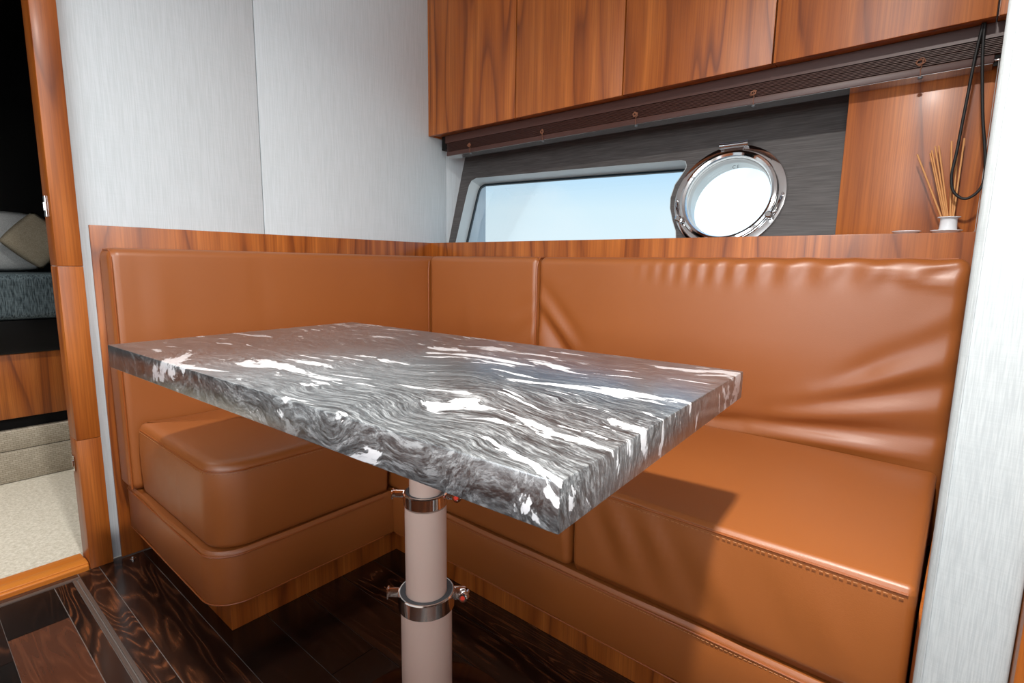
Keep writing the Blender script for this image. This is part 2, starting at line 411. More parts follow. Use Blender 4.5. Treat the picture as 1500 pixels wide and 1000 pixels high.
# aft wall with cloth panels and the cabin doorway
bm = bmesh.new()
box(bm, (-2.06, .337, 0), (-2.016, 2.19, CEIL)); box(bm, (-2.06, -2.6, 0), (-2.016, -.60, CEIL)); box(bm, (-2.06, -.60, 2.05), (-2.016, .337, CEIL))
wl = tag(bm_obj('wall_left', bm, 'room_wall'), 'pale grey cloth panelled wall behind the settee', None, None, 'structure')
for ya, yb, za, zb in ((.34, .9512, 0, CEIL), (.9538, 1.884, 0, CEIL), (1.8855, 2.18, 0, CEIL), (-2.6, -.66, 0, CEIL), (-.66, .34, 2.12, CEIL)):
    box_obj('wall_panel', (-2.017, ya, za), (-2.006, yb, zb - .001), 'wall_cloth', wl, .002)
# hull side wall, leaning outwards, with window and porthole openings
WIN = [(-1.958, 1.035), (-1.955, 1.084), (-1.942, 1.316), (-1.938, 1.362), (-1.926, 1.386), (-1.895, 1.397), (-1.792, 1.394), (-1.275, 1.380), (-.826, 1.366), (-.808, 1.360), (-.801, 1.345), (-.801, 1.332), (-.812, 1.31), (-.833, 1.274), (-.842, 1.225), (-.837, 1.186), (-.819, 1.139), (-.800, 1.10), (-.795, 1.075), (-.795, 1.035)]
PC = Vector((-.631, hull(1.21), 1.21)); PR = .152
NRM = Vector((0, 1, -.27)).normalized(); UP = Vector((0, .27, 1)).normalized()
PM = Matrix.Translation(PC) @ Matrix((Vector((1, 0, 0)), UP, -NRM)).transposed().to_4x4()   # local z points into the cabin
def hp(x, z, d=0): return Vector((x, hull(z), z)) + NRM * d
def loop(bm, pts):
    vs = [bm.verts.new(p) for p in pts]; return vs, [bm.edges.new((vs[i], vs[(i + 1) % len(vs)])) for i in range(len(vs))]
bm = bmesh.new(); E_ = []; loops = []
outer = [(-2.015, .92), (.16, .92), (.16, 1.80), (-2.015, 1.80)]
port = [(PC.x + PR * math.cos(2 * PI * i / 48), PC.z + PR * math.sin(2 * PI * i / 48) * UP.z) for i in range(48)]
for P in (outer, WIN, port):
    v_, e_ = loop(bm, [hp(x, z) for x, z in P]); E_ += e_; loops.append(v_)
bmesh.ops.triangle_fill(bm, edges=E_, use_beauty=True)
r = bmesh.ops.extrude_face_region(bm, geom=bm.faces[:])
bmesh.ops.translate(bm, verts=[g for g in r['geom'] if isinstance(g, bmesh.types.BMVert)], vec=NRM * .03)
ww = tag(bm_obj('wall_window', bm, 'hull_lining'), 'dark brushed hull lining around the window', None, None, 'structure')
# window: reveal frame, gasket, pane
win = tag(bpy.data.objects.new('window_1', None), 'long low window with rounded corners above the settee', None, None, 'structure'); COL.objects.link(win); win.location = hp(-1.37, 1.04)
def ring_strip(name, polys, mat, parent):
    bm = bmesh.new(); R = [[bm.verts.new(hp(x, z, d) - parent.location) for x, z in P] for P, d in polys]
    for A, B in zip(R, R[1:] + R[:1]):
        for i in range(len(A)): bm.faces.new((A[i], A[(i + 1) % len(A)], B[(i + 1) % len(A)], B[i]))
    return bm_obj(name, bm, mat, parent, None, False, 35)
def inset(P, d): return [tuple(q) for q in offset_poly([Vector(p) for p in reversed(P)], d)][::-1]
def grow(P, d): return [tuple(q) for q in offset_poly([Vector(p) for p in reversed(P)], -d)][::-1]
ring_strip('window_frame', [(inset(WIN, .0015), -.0015), (inset(WIN, .004), .075), (grow(WIN, .012), .075), (grow(WIN, .012), .032), (WIN, .029), (WIN, 0)], 'white_frame', win)
ring_strip('window_gasket', [(inset(WIN, .0045), .066), (inset(WIN, .014), .064), (inset(WIN, .014), .074), (inset(WIN, .0045), .074)], 'gasket', win)
bm = bmesh.new(); vs = [bm.verts.new(hp(x, z, .0705) - win.location) for x, z in inset(WIN, .006)]; f0 = bm.faces.new(vs)
bmesh.ops.triangulate(bm, faces=[f0]); bm_obj('window_pane', bm, 'tinted_glass', win)

# wooden fascia and shelf under the window, lining on the aft wall
def fascia(name, a, b, mat, label): return tag(box_obj(name, a, b, mat, None, .0015), label, None, None, 'structure')
fascia('trim_1', (XW - .011, .421, 0), (XW, 1.790, 1.067), 'teak_z', 'teak lining board behind the settee on the cloth wall')
fascia('trim_2', (XW + .001, YB, .0), (.060, YB + .020, 1.067), 'teak_z', 'teak fascia board running below the window')
sh = fascia('trim_3', (XW, YB + .021, .985), (-.30, 1.868, 1.0), 'teak_x', 'sunken teak ledge behind the fascia board')
fascia('trim_4', (-.297, YB + .021, 1.045), (.060, 1.875, 1.0672), 'teak_x', 'teak shelf that carries the reed diffuser')
# upright locker panel right of the porthole
fascia('trim_5', (-.285, 1.878, 1.0), (.065, 1.896, 1.575), 'teak_z', 'upright teak panel beside the porthole')
# right partition, cloth covered, its side splayed
P4 = round_poly([(.0185, .905), (.1125, .885), (.1125, 1.93), (.052, 1.93)], [.014, .004, 0, 0], 6, .5)
bm = plan_solid(P4, [(0, 0), (0, CEIL - .002)])
wr = tag(bm_obj('wall_right', bm, 'column_cloth', None, None, False, 30), 'pale woven cloth covered partition at the end of the settee', None, None, 'structure')
bm = bmesh.new(); tube(bm, [(.0275, .9015, .001), (.0275, .9015, CEIL - .01)], .0011, 6); bm_obj('edge_welt', bm, 'column_cloth', wr)
fascia('trim_6', (.1135, .860, 0), (.190, .99, CEIL - .002), 'teak_z', 'teak door jamb beside the cloth partition')
# rear and side walls of the saloon (behind the camera) with window openings
bm = bmesh.new()
box(bm, (-2.0, -2.72, 0), (2.85, -2.62, .88)); box(bm, (-2.0, -2.72, 2.02), (2.85, -2.62, CEIL)); box(bm, (-2.0, -2.72, .88), (-1.12, -2.62, 2.02)); box(bm, (2.32, -2.72, .88), (2.85, -2.62, 2.02))
tag(bm_obj('wall_rear', bm, 'room_wall'), None, None, None, 'structure')
bm = bmesh.new()
box(bm, (2.79, -2.6, 0), (2.88, 2.2, .88)); box(bm, (2.79, -2.6, 2.02), (2.88, 2.2, CEIL)); box(bm, (2.79, -2.6, .88), (2.88, -1.95, 2.02)); box(bm, (2.79, .75, .88), (2.88, 2.2, 2.02))
tag(bm_obj('wall_side', bm, 'room_wall'), None, None, None, 'structure')
bm = bmesh.new(); box(bm, (-1.55, -1.35, 0), (1.5, -.75, .82), .01); box(bm, (.85, -.74, 0), (1.45, .55, .82), .01)  # added out-of-view blocks that stop low window light reaching under the table
tag(bm_obj('low_light_blocker', bm, 'teak_z'), 'unseen low teak blocks added to shade the space under the table', None, None, 'structure')
bm = bmesh.new(); box(bm, (.20, 2.0, 0), (2.79, 2.05, CEIL)); tag(bm_obj('wall_galley', bm, 'room_wall'), None, None, None, 'structure')

bm = plan_solid(round_poly([(.0165, .99), (.0205, .915), (.053, 1.93), (.041, 1.765)], [0, 0, 0, 0], 2, 5), [(0, 0), (0, .44)])
bm_obj('end_board', bm, 'teak_z', wr)
# doorway: jamb, threshold, cabin behind it
jb = tag(bpy.data.objects.new('trim_7', None), 'varnished teak door jamb in three lengths', None, None, 'structure'); COL.objects.link(jb); jb.location = (-1.99, .366, 0)
for za, zb in ((0, .4185), (.4195, .9435), (.9445, 2.10)):
    box_obj('jamb_board', (-2.075, .336, za), (-1.984, .3955, zb), 'teak_z', jb, .0015, 2)
fascia('trim_8', (-2.075, -.66, 2.06), (-1.984, .334, 2.12), 'teak_y', 'teak door head')
fascia('trim_9', (-2.075, -.66, 0), (-1.984, -.60, 2.058), 'teak_z', 'teak door jamb on the far side')
bm = bmesh.new(); box(bm, (-2.095, -.60, -.02), (-1.986, .335, .016), .006, 3); box(bm, (-2.04, -.60, .0), (-1.995, .335, .021), .004, 3)
tag(bm_obj('trim_10', bm, 'sill_wood', None, None, False, 40), 'bright varnished door sill', None, None, 'structure')
bm = bmesh.new(); box(bm, (-3.06, -.95, -.05), (-2.097, .95, -.002)); tag(bm_obj('floor_cabin', bm, 'carpet'), 'cream carpet in the cabin', None, None, 'structure')
bm = bmesh.new(); box(bm, (-4.3, .96, -.05), (-2.08, 1.0, 2.2)); box(bm, (-4.3, -1.0, -.05), (-2.08, -.96, 2.2)); box(bm, (-4.34, -1, -.05), (-4.3, 1, 2.2)); box(bm, (-4.3, -1, 2.2), (-2.08, 1, 2.24))
tag(bm_obj('wall_cabin', bm, 'black_gloss'), 'dark glossy cabin walls', None, None, 'structure')
for zc, h in ((1.115, .06), (.335, .05)):
    s = thing('strike_plate', 'small chrome strike plate ' + ('high' if zc > 1 else 'low') + ' on the door jamb edge', 'strike plate', (-2.045, .3355, zc - h / 2), 'strike plates on the door jamb')
    bm = bmesh.new(); box(bm, (-.012, -.003, 0), (.012, -.0002, h), .0008); bm_obj('plate', bm, 'chrome', s)
    bm = bmesh.new(); box(bm, (-.005, -.006, h * .3), (.005, -.0031, h * .7), .0008); bm_obj('latch', bm, 'chrome', s)

# ================================================================== SETTEE
st = thing('corner_settee', 'built-in corner settee base with tan leather sides on a teak plinth', 'settee', (-1.65, 1.3, 0))
O = st.location
def sub(bm): bmesh.ops.translate(bm, verts=bm.verts[:], vec=-O); return bm
Lp = [(-1.992, .505), (-1.362, .505), (-1.362, 1.042), (.012, 1.042), (.012, 1.764), (-1.992, 1.764)]
bm = bmesh.new(); bot = [bm.verts.new((x, y, .001)) for x, y in Lp]; top = [bm.verts.new((x, y, .118)) for x, y in Lp]
for i in range(6): bm.faces.new((bot[i], bot[(i + 1) % 6], top[(i + 1) % 6], top[i]))
bm.faces.new(bot); bm.faces.new(top); bm_obj('plinth', sub(bm), 'teak_z', st)
lv = [(.012, .101), (.004, .104), (0, .112), (0, .236), (.002, .244), (.006, .249)]
PL = round_poly([(-1.992, .448), (-1.300, .448), (-1.300, .984), (-1.992, .984)], [.03, .085, 0, 0], 10)
def basedisp(bm):
    for v in bm.verts:
        v.co.x += .0015 * math.sin(v.co.y * 21) * (v.co.z > .11); v.co.y += .0015 * math.sin(v.co.x * 17 + 1)
    return bm
bm_obj('side_upholstery', sub(basedisp(plan_solid(PL, lv))), 'leather', st, None, False, 50)
PRt = round_poly([(-1.298, .985), (.014, .985), (.014, 1.764), (-1.992, 1.764), (-1.992, .985)], [.004, .006, 0, 0, 0], 4)
bm_obj('side_upholstery', sub(basedisp(plan_solid(PRt, lv))), 'leather', st, None, False, 50)
edge = [Vector((p.x, p.y, .2375)) - O for p in offset_poly(PL, -.0012) if p.x > -1.985 and p.y < .98]
edge.sort(key=lambda p: (math.atan2(p.y + O.y - .7, p.x + O.x + 1.65)))
bm = bmesh.new(); tube(bm, edge, .0022, 6); bm_obj('piping', bm, 'piping_leather', st)
bm = bmesh.new(); tube(bm, [Vector((-1.29, .9835, .2375)) - O, Vector((.008, .9835, .2375)) - O], .0022, 6); bm_obj('piping', bm, 'piping_leather', st)
stitches('stitching', [Vector((-1.29, .9836, .2305)) - O, Vector((.008, .9836, .2305)) - O], st)
bm = bmesh.new(); tube(bm, [Vector((-1.29, .9850, .108)) - O, Vector((.008, .9850, .108)) - O], .002, 6); bm_obj('piping', bm, 'piping_leather', st)
edge2 = [Vector((p.x, p.y, .108)) - O for p in offset_poly(PL, -.0005) if p.x > -1.985 and p.y < .98]
edge2.sort(key=lambda p: (math.atan2(p.y + O.y - .7, p.x + O.x + 1.65)))
bm = bmesh.new(); tube(bm, edge2, .002, 6); bm_obj('piping', bm, 'piping_leather', st)

def cushion(name, label, bm, loc, cat='cushion', group=None):
    t_ = thing(name, label, cat, loc, group); bmesh.ops.translate(bm, verts=bm.verts[:], vec=-Vector(loc))
    bm_obj('cover', bm, 'leather', t_, None, True); return t_
def rel(pts, t_): return [Vector(p) - t_.location for p in pts]

# --- seat cushion on the short leg (rounded outer corner)
PS = round_poly([(-1.868, .462), (-1.302, .462), (-1.302, .972), (-1.868, .972)], [.02, .085, .015, .02], 12, .03)
bm = plan_solid(PS, [(.012, .2515), (.003, .255), (0, .266), (-.002, .32), (-.003, .38), (0, .44), (.003, .456), (.008, .466), (.017, .472), (.035, .4755)], .010, 6)
wr_s = [(-1.62, .27, -1.58, .43, .005, .018), (-1.52, .27, -1.50, .42, .006, .02), (-1.70, .28, -1.69, .44, .004, .02), (-1.44, .27, -1.46, .41, .004, .014)]
for v in bm.verts:
    x, y, z = v.co
    if y < .50 and z < .46: v.co.y -= fold(x, z, wr_s)
    if x > -1.36 and z < .46: v.co.x += .0025 * math.sin(z * 70 + y * 9) * math.exp(-((y - .53) / .1) ** 2)
    if z > .46: v.co.z += .002 * math.sin(x * 13) * math.cos(y * 15)
c1 = cushion('seat_cushion', 'tan leather seat cushion with rounded corner beside the doorway', bm, (-1.585, .72, .25), 'seat cushion', 'settee seat cushions')
path = [(p.x, p.y, .4535) for p in offset_poly(PS, .0025) if p.x > -1.86 and p.y < .97]
path.sort(key=lambda p: math.atan2(p[1] - .72, p[0] + 1.6))
bm = bmesh.new(); tube(bm, rel(path, c1), .0022, 6); bm_obj('piping', bm, 'piping_leather', c1)
stitches('stitching', rel([(p.x, p.y, .4475) for p in sorted((q for q in offset_poly(PS, .0006) if q.x > -1.86 and q.y < .97), key=lambda p: math.atan2(p.y - .72, p.x + 1.6))], c1), c1)

# --- seat cushion in the corner
def d2(p, n):
    x, y, z = p
    q = p.copy()
    if n.z > .5: q.z += .010 * math.sin(PI * min(1, max(0, (x + 1.868) / 1.24))) * math.sin(PI * min(1, max(0, (y - .985) / .65)))
    if n.y < -.5:
        q.y -= fold(x, z, [(-.66, .44, -.64, .27, .008, .02), (-.72, .45, -.68, .30, .004, .02)])
        q.y -= .004 * math.sin(PI * min(1, max(0, (z - .25) / .23))) * (x > -1.27)
    if x > -.66 and n.y < -.3: q.x += .003 * math.sin((z - .25) * 20)
    return q
bm = soft_box((-1.868, .984, .2515), (-.628, 1.632, .477), .022, .022, d2)
c2 = cushion('seat_cushion', 'tan leather seat cushion filling the corner under the marble table', bm, (-1.25, 1.3, .25), 'seat cushion', 'settee seat cushions')
bm = bmesh.new(); tube(bm, rel([(-1.28, .9845, .461), (-.645, .9845, .461)], c2), .0022, 6); bm_obj('piping', bm, 'piping_leather', c2)

# --- seat cushion on the long leg
wr3 = [(-.565, .44, -.50, .30, -.007, .022), (-.53, .45, -.46, .33, .006, .02), (-.48, .44, -.40, .28, -.006, .022), (-.445, .455, -.39, .36, .006, .018), (-.40, .44, -.30, .27, -.005, .022),
       (-.33, .43, -.22, .26, .004, .025), (-.22, .43, -.14, .27, -.003, .022), (-.12, .42, -.06, .28, .003, .02)]
def d3(p, n):
    x, y, z = p; q = p.copy()
    if n.z > .5: q.z += .008 * math.sin(PI * min(1, max(0, (x + .62) / .63))) * math.sin(PI * min(1, max(0, (y - .985) / .65))) + .0015 * math.sin(9 * x + 14 * y)
    if n.y < -.3:
        q.y -= fold(x, z, wr3) * (-n.y) + .004 * math.sin(PI * min(1, max(0, (z - .25) / .23)))
    if x > -.2: q.x += .013 * max(0, (y - 1.0) / .63) * (x + .2) / .215
    if y < 1.0 and z < .27 and n.y < -.3: q.z += .010
    return q
bm = soft_box((-.620, .984, .2535), (.0125, 1.632, .477), .014, .016, d3)
c3 = cushion('seat_cushion', 'tan leather seat cushion with creased front beside the cloth partition', bm, (-.30, 1.3, .25), 'seat cushion', 'settee seat cushions')
seam = [(-.608 + i * .0203, .9838 - fold(-.605 + i * .0203, .459, wr3) * .9 - .0012, .4655) for i in range(31)]
bm = bmesh.new(); tube(bm, rel(seam, c3), .0024, 6); bm_obj('piping', bm, 'piping_leather', c3)
stitches('stitching', rel([(x, y - .0028, z - .0065) for x, y, z in seam], c3), c3, 'thread')
bm = bmesh.new(); tube(bm, rel([(.0055, .9875, .27 + .019 * i) for i in range(10)], c3), .002, 6); bm_obj('side_seam', bm, 'piping_leather', c3)

# --- back cushions
def d4(p, n):   # aft back
    x, y, z = p; q = p.copy()
    if n.x > .5:
        q.x += .006 * math.sin(PI * min(1, max(0, (y - .44) / 1.2))) * math.sin(PI * min(1, max(0, (z - .25) / .75)))
        q.x += fold(y, z, [(.86, .98, .88, .70, -.003, .02), (.55, .97, .56, .6, .003, .03), (.50, .96, .50, .6, -.002, .02), (1.40, .96, 1.5, .75, .003, .03), (1.46, .99, 1.56, .85, -.002, .02)])
    return q
bm = soft_box((-1.992, .434, .253), (-1.876, 1.764, 1.0), .026, .028, d4)
b1 = cushion('back_cushion', 'long tan leather back cushion against the cloth panelled wall', bm, (-1.934, 1.0, .25), 'back cushion', 'settee back cushions')
bm = bmesh.new(); tube(bm, rel([(-1.8815, .4395, .262)] + [(-1.8815, .4395, .28 + .03 * i) for i in range(23)] + [(-1.884, .441, .972), (-1.891, .4415, .988), (-1.905, .4405, .9945), (-1.96, .4405, .9945)], b1), .0028, 6); bm_obj('piping', bm, 'piping_leather', b1)
bm = bmesh.new(); tube(bm, rel([(-1.9905 + .006, .4405, .27 + .03 * i) for i in range(24)], b1), .0024, 6); bm_obj('piping', bm, 'piping_leather', b1)

wrC = [(-1.245, .84, -1.36, .76, -.004, .016), (-1.25, .76, -1.40, .64, -.005, .02), (-1.25, .70, -1.38, .56, .005, .02), (-1.25, .66, -1.34, .52, -.006, .02), (-1.62, .78, -1.58, .60, .003, .03)]
def d5(p, n):
    x, y, z = p; q = p.copy()
    if n.y < -.5:
        q.y -= fold(x, z, wrC) + .006 * math.sin(PI * min(1, max(0, (x + 1.87) / .63))) * math.sin(PI * min(1, max(0, (z - .25) / .75)))
    return q
bm = soft_box((-1.874, 1.648, .253), (-1.2445, 1.764, 1.0), .026, .022, d5)
b2 = cushion('back_cushion', 'short tan leather back cushion in the corner below the window', bm, (-1.56, 1.70, .25), 'back cushion', 'settee back cushions')
bm = bmesh.new(); tube(bm, rel([(-1.2465, 1.6515, .27 + .03 * i) for i in range(23)] + [(-1.2465, 1.6535, .962), (-1.2465, 1.660, .981), (-1.2465, 1.672, .995), (-1.2465, 1.70, .9995)], b2), .0032, 6); bm_obj('piping', bm, 'piping_leather', b2)
bm = bmesh.new(); tube(bm, rel([(-1.8725, 1.6445, .30 + .03 * i) for i in range(22)] + [(-1.872, 1.650, .978)], b2), .003, 6); bm_obj('piping', bm, 'piping_leather', b2)

wrR = [(-1.225, .90, -1.02, .68, -.005, .025), (-1.23, .80, -1.00, .52, -.013, .028), (-1.235, .84, -1.06, .66, .006, .022), (-1.24, .70, -1.08, .48, .012, .03), (-1.24, .62, -1.15, .48, -.012, .02),
       (-.60, .487, .03, .56, -.012, .020), (-.50, .52, .03, .63, .008, .024), (-.52, .50, .04, .70, -.010, .026), (-.36, .565, .04, .76, .008, .03), (-.24, .64, .04, .85, -.007, .028), (-.12, .72, .04, .88, .004, .03), (-.42, .49, .0, .50, .007, .014),
       (-.06, .95, .04, .985, -.004, .012), (-.14, .965, .04, .93, .004, .015)]
def d6(p, n):
    x, y, z = p; q = p.copy()
    if n.y < -.3:
        k = -n.y
        q.y -= k * (1.35 * fold(x, z, wrR) + .012 * math.sin(PI * min(1, max(0, (x + 1.24) / 1.28))) * math.sin(PI * min(1, max(0, (z - .25) / .75))))
        # gathers below the top edge
        g = math.exp(-((z - .962) / .035) ** 2) * max(0, min(1, (x + .86) / .2)) * max(0, min(1, (.0 - x) / .15))
        ph = x * (80 + 14 * math.sin(x * 5.1)) + (.96 - z) * 12
        q.y -= k * g * .0042 * math.sin(ph)
    if n.z > .5: q.z += .0015 * math.sin(x * 55) * max(0, min(1, (x + .86) / .2))
    return q
bm = soft_box((-1.2415, 1.648, .253), (.036, 1.764, .998), .030, .0125, d6)
b3 = cushion('back_cushion', 'wide tan leather back cushion with gathers and slanting creases beside the cloth partition', bm, (-.60, 1.70, .25), 'back cushion', 'settee back cushions')
bm = bmesh.new(); tube(bm, rel([(-1.22 + .041 * i, 1.6825, .998 + .0015 * math.sin((-1.22 + .041 * i) * 55) * max(0, min(1, (-1.22 + .041 * i + .86) / .2))) for i in range(31)], b3), .0022, 6); bm_obj('piping', bm, 'piping_leather', b3)

# ================================================================== TABLE
tb = thing('dining_table', 'grey and white veined marble dining table on a telescopic metal post', 'table', (-.7425, .640, 0))
TO = tb.location
bm = bmesh.new(); box(bm, (-.5753, -.3147, 0), (.5753, .3147, .0494), .002, 2)
top = bm_obj('table_top', bm, 'marble', tb, Vector((-.8310, .6463, .7345)) - TO, False, 40); top.rotation_euler.z = .0479
bm = bmesh.new(); lathe(bm, [(.19, 0.0015), (.19, .008), (.185, .012), (.075, .022), (.062, .024)], n=64); bm_obj('base_plate', bm, 'base_plate_brown', tb, None, False, 35)
bm = bmesh.new(); lathe(bm, [(.058, .0243), (.062, .026), (.0635, .050), (.0615, .070), (.053, .072), (.053, .0243)], n=48, close=True); bm_obj('base_ring', bm, 'collar_metal', tb, None, False, 35)
bm = bmesh.new(); lathe(bm, [(.0507, .025), (.0507, .290)]); bm_obj('lower_tube', bm, 'post_paint', tb, None, False, 35)
bm = bmesh.new(); lathe(bm, [(.0405, .286), (.0405, .503)]); bm_obj('middle_tube', bm, 'post_paint', tb, None, False, 35)
bm = bmesh.new(); lathe(bm, [(.0312, .499), (.0312, .7185)]); bm_obj('upper_tube', bm, 'post_paint', tb, None, False, 35)
bm = bmesh.new(); lathe(bm, [(.09, .7342), (.09, .726), (.045, .7185), (.032, .7185)]); bm_obj('top_flange', bm, 'grey_plastic', tb, None, False, 35)
def collar(z0, h, ro, ri, s):
    bm = bmesh.new(); lathe(bm, [(ro - .003, z0), (ro, z0 + .002), (ro, z0 + h - .002), (ro - .002, z0 + h), (ro - .004, z0 + h), (ri - .002, z0)], n=64, close=False)
    c = bm_obj('collar', bm, 'collar_metal', tb, None, False, 35)
    bm = bmesh.new(); lathe(bm, [(ro - .0045, z0 + h - .004), (ro - .0045, z0 + h - .0005), (ri + .001, z0 + h - .001), (ri + .001, z0 + h - .004)], n=64, close=True); bm_obj('gasket', bm, 'grey_plastic', c, None, False, 35)
    # view-left lever tab and right clamp bracket with a screw knob, along the screen-horizontal diagonal
    d = Vector((.769, .639, 0)).normalized(); q = Vector((-d.y, d.x, 0))
    def ob(name, lo, hi, mat, par, bev=.001):
        bm = bmesh.new(); box(bm, lo, hi, bev)
        R = Matrix((d, q, Vector((0, 0, 1)))).transposed().to_4x4(); bmesh.ops.transform(bm, matrix=R, verts=bm.verts[:]); return bm_obj(name, bm, mat, par, None, False, 40)
    ob('lever', (-ro - .021 * s, .004, z0 + h * .35), (-ro + .004, .0075, z0 + h * .95), 'collar_metal', c)
    ob('lever_tip', (-ro - .024 * s, -.002, z0 + h * .30), (-ro - .0205 * s, .012, z0 + h * .98), 'collar_metal', c)
    ob('clamp_bracket', (ro - .004, .008, z0 + h * .15), (ro + .022, .016, z0 + h * .95), 'collar_metal', c)
    kb = bmesh.new(); ax = Vector((.35, -.90, .05)).normalized(); pos = d * (ro + .020) + q * .002 + Vector((0, 0, z0 + h * .55))
    Mx = Matrix.Translation(pos) @ ax.to_track_quat('Z', 'Y').to_matrix().to_4x4()
    lathe(kb, [(.004, -.018), (.004, -.004), (.009, -.004), (.0098, -.002), (.0098, .008), (.0085, .010), (.006, .010), (.0055, .0085)], Mx, 20)
    k = bm_obj('knob', kb, 'chrome', c, None, False, 30)
    kb = bmesh.new(); lathe(kb, [(.0046, .0085), (.0042, .0096)], Mx, 12)
    bm_obj('red_dot', kb, 'red_mark', c)
collar(.290, .0335, .0558, .0405, 1.0)
collar(.5055, .026, .0430, .0312, 1.0)

# ================================================================== OVERHEAD CABINETS
cx0 = [-1.9945, -1.4634, -.9688, -.4742, .0204]
clab = ['teak overhead cabinet against the cloth panelled wall', 'teak overhead cabinet second from the cloth panelled wall', 'teak overhead cabinet third from the cloth panelled wall', 'teak overhead cabinet next to the partition above the reed diffuser', 'end teak overhead cabinet mostly hidden by the cloth partition']
for i in range(5):
    xa = cx0[i]; xb = cx0[i + 1] if i < 4 else .125
    yb_ = 2.0 if i < 4 else 1.92
    c = thing('overhead_cabinet', clab[i], 'cabinet', ((xa + xb) / 2, 1.85, 1.571), 'overhead cabinets above the settee')
    box_obj('carcass', (xa + .0015, YB + .016, 1.576), (xb - .0015, yb_, CEIL - .004), 'teak_x', c)
    box_obj('door', (xa + .0025, 1.765, 1.5706), (xb - .0025, 1.783, CEIL - .006), 'teak_z', c, .0012)
    if i == 0: box_obj('side_panel', (xa - .010, 1.768, 1.5712), (xa + .0008, yb_, CEIL - .004), 'teak_z', c)

# ================================================================== VENETIAN BLIND
bl = thing('venetian_blind', 'raised brown venetian blind stacked under the overhead cabinets', 'blind', (-.98, 1.85, 1.478))
BO = bl.location
xl, xr, yf, yr = -1.930, .046, 1.815, 1.885
o = box_obj('bottom_rail', (xl, yf, 1.4785), (xr - .02, yr, 1.4985), 'blind_brown', bl, .002)
box_obj('rail_underside', (xl + .002, yf + .003, 1.4778), (xr - .022, yr - .002, 1.4784), 'blind_rail_under', bl)
slat_me = None
for k in range(9):
    z = 1.5005 + k * .0042
    if slat_me is None:
        o = box_obj('slat', (xl, yf + .001, z), (xr, yr - .001, z + .0026), 'blind_brown', bl, .0008, 1); slat_me = o.data
    else:
        o = link('slat', slat_me, None, bl); o.location = Vector(((xl + xr) / 2, (yf + yr) / 2, z)) - BO
    o.location.y += random.uniform(-.0016, .0012); o.location.x += random.uniform(-.002, .002)
box_obj('head_rail', (xl - .012, yf + .004, 1.540), (xr, yr - .004, 1.5745), 'blind_brown', bl)
box_obj('end_bracket', (xl - .045, yf + .012, 1.512), (xl - .0125, yr, 1.5745), 'black_matt', bl)
for x in (-1.771, -1.355, -.936, -.534, -.118):
    bm = bmesh.new(); P = []
    rr = random.Random(int(x * 1000))
    for j in range(15):
        a = j * 1.9 + rr.uniform(-.5, .5); P.append((x + .010 * math.cos(a) * rr.uniform(.5, 1.2) - .002, yf - .003 - .003 * rr.random(), 1.511 + .009 * math.sin(a) * rr.uniform(.5, 1.2)))
    P += [(x + .001, yf - .003, 1.50), (x - .001, yf - .003, 1.492), (x, yf - .0025, 1.482), (x, yf - .0015, 1.474)]
    tube(bm, [p - BO for p in spline(P, 5)], .0010, 5); bm_obj('ladder_cord', bm, 'cord_brown', bl)
    bm = bmesh.new(); lathe(bm, [(.002, .0), (.0055, .002), (.0055, .006), (.003, .0075)], Matrix.Translation(Vector((x, yf + .003, 1.469)) - BO), 14); bm_obj('cord_button', bm, 'grey_plastic', bl, None, True)
# hold-down bracket, pin and wire at the partition end
hb = thing('blind_guide_wire', 'thin wire guide with chrome pin at the partition end of the blind', 'wire', (.036, 1.826, 1.0673))
box_obj('bracket', (.026, 1.8235, 1.473), (.0455, 1.829, 1.4985), 'black_matt', hb)
bm = bmesh.new(); lathe(bm, [(.0022, -.010), (.003, -.009), (.003, .009), (.0022, .010)], Matrix.Translation((-.001, -.006, .4185)) @ Matrix.Rotation(PI / 2, 4, 'Y'), 12); bm_obj('pin', bm, 'chrome', hb, None, True)
bm = bmesh.new(); tube(bm, [(-.001, -.006, .418), (-.001, -.006, .003)], .0009, 6); bm_obj('wire', bm, 'wire', hb)
bm = bmesh.new(); lathe(bm, [(.005, 0), (.005, .002), (.002, .004)], Matrix.Translation((-.001, -.006, .0)), 12); bm_obj('anchor', bm, 'chrome', hb)
# pull cord loop
pc = [(-.004, 1.80, 1.572), (-.011, 1.800, 1.50), (-.017, 1.80, 1.38), (-.0225, 1.80, 1.27), (-.0262, 1.80, 1.213), (-.018, 1.80, 1.172), (.006, 1.80, 1.1525), (.029, 1.80, 1.168), (.0385, 1.80, 1.20), (.033, 1.80, 1.262), (.019, 1.80, 1.35), (.006, 1.80, 1.46), (.000, 1.80, 1.53), (-.001, 1.80, 1.572)]
bm = bmesh.new(); tube(bm, spline(pc, 8), .0034, 8)
tag(bm_obj('pull_cord', bm, 'cord_black', None, None, True), 'black looped blind cord hanging in front of the teak panel', 'cord')

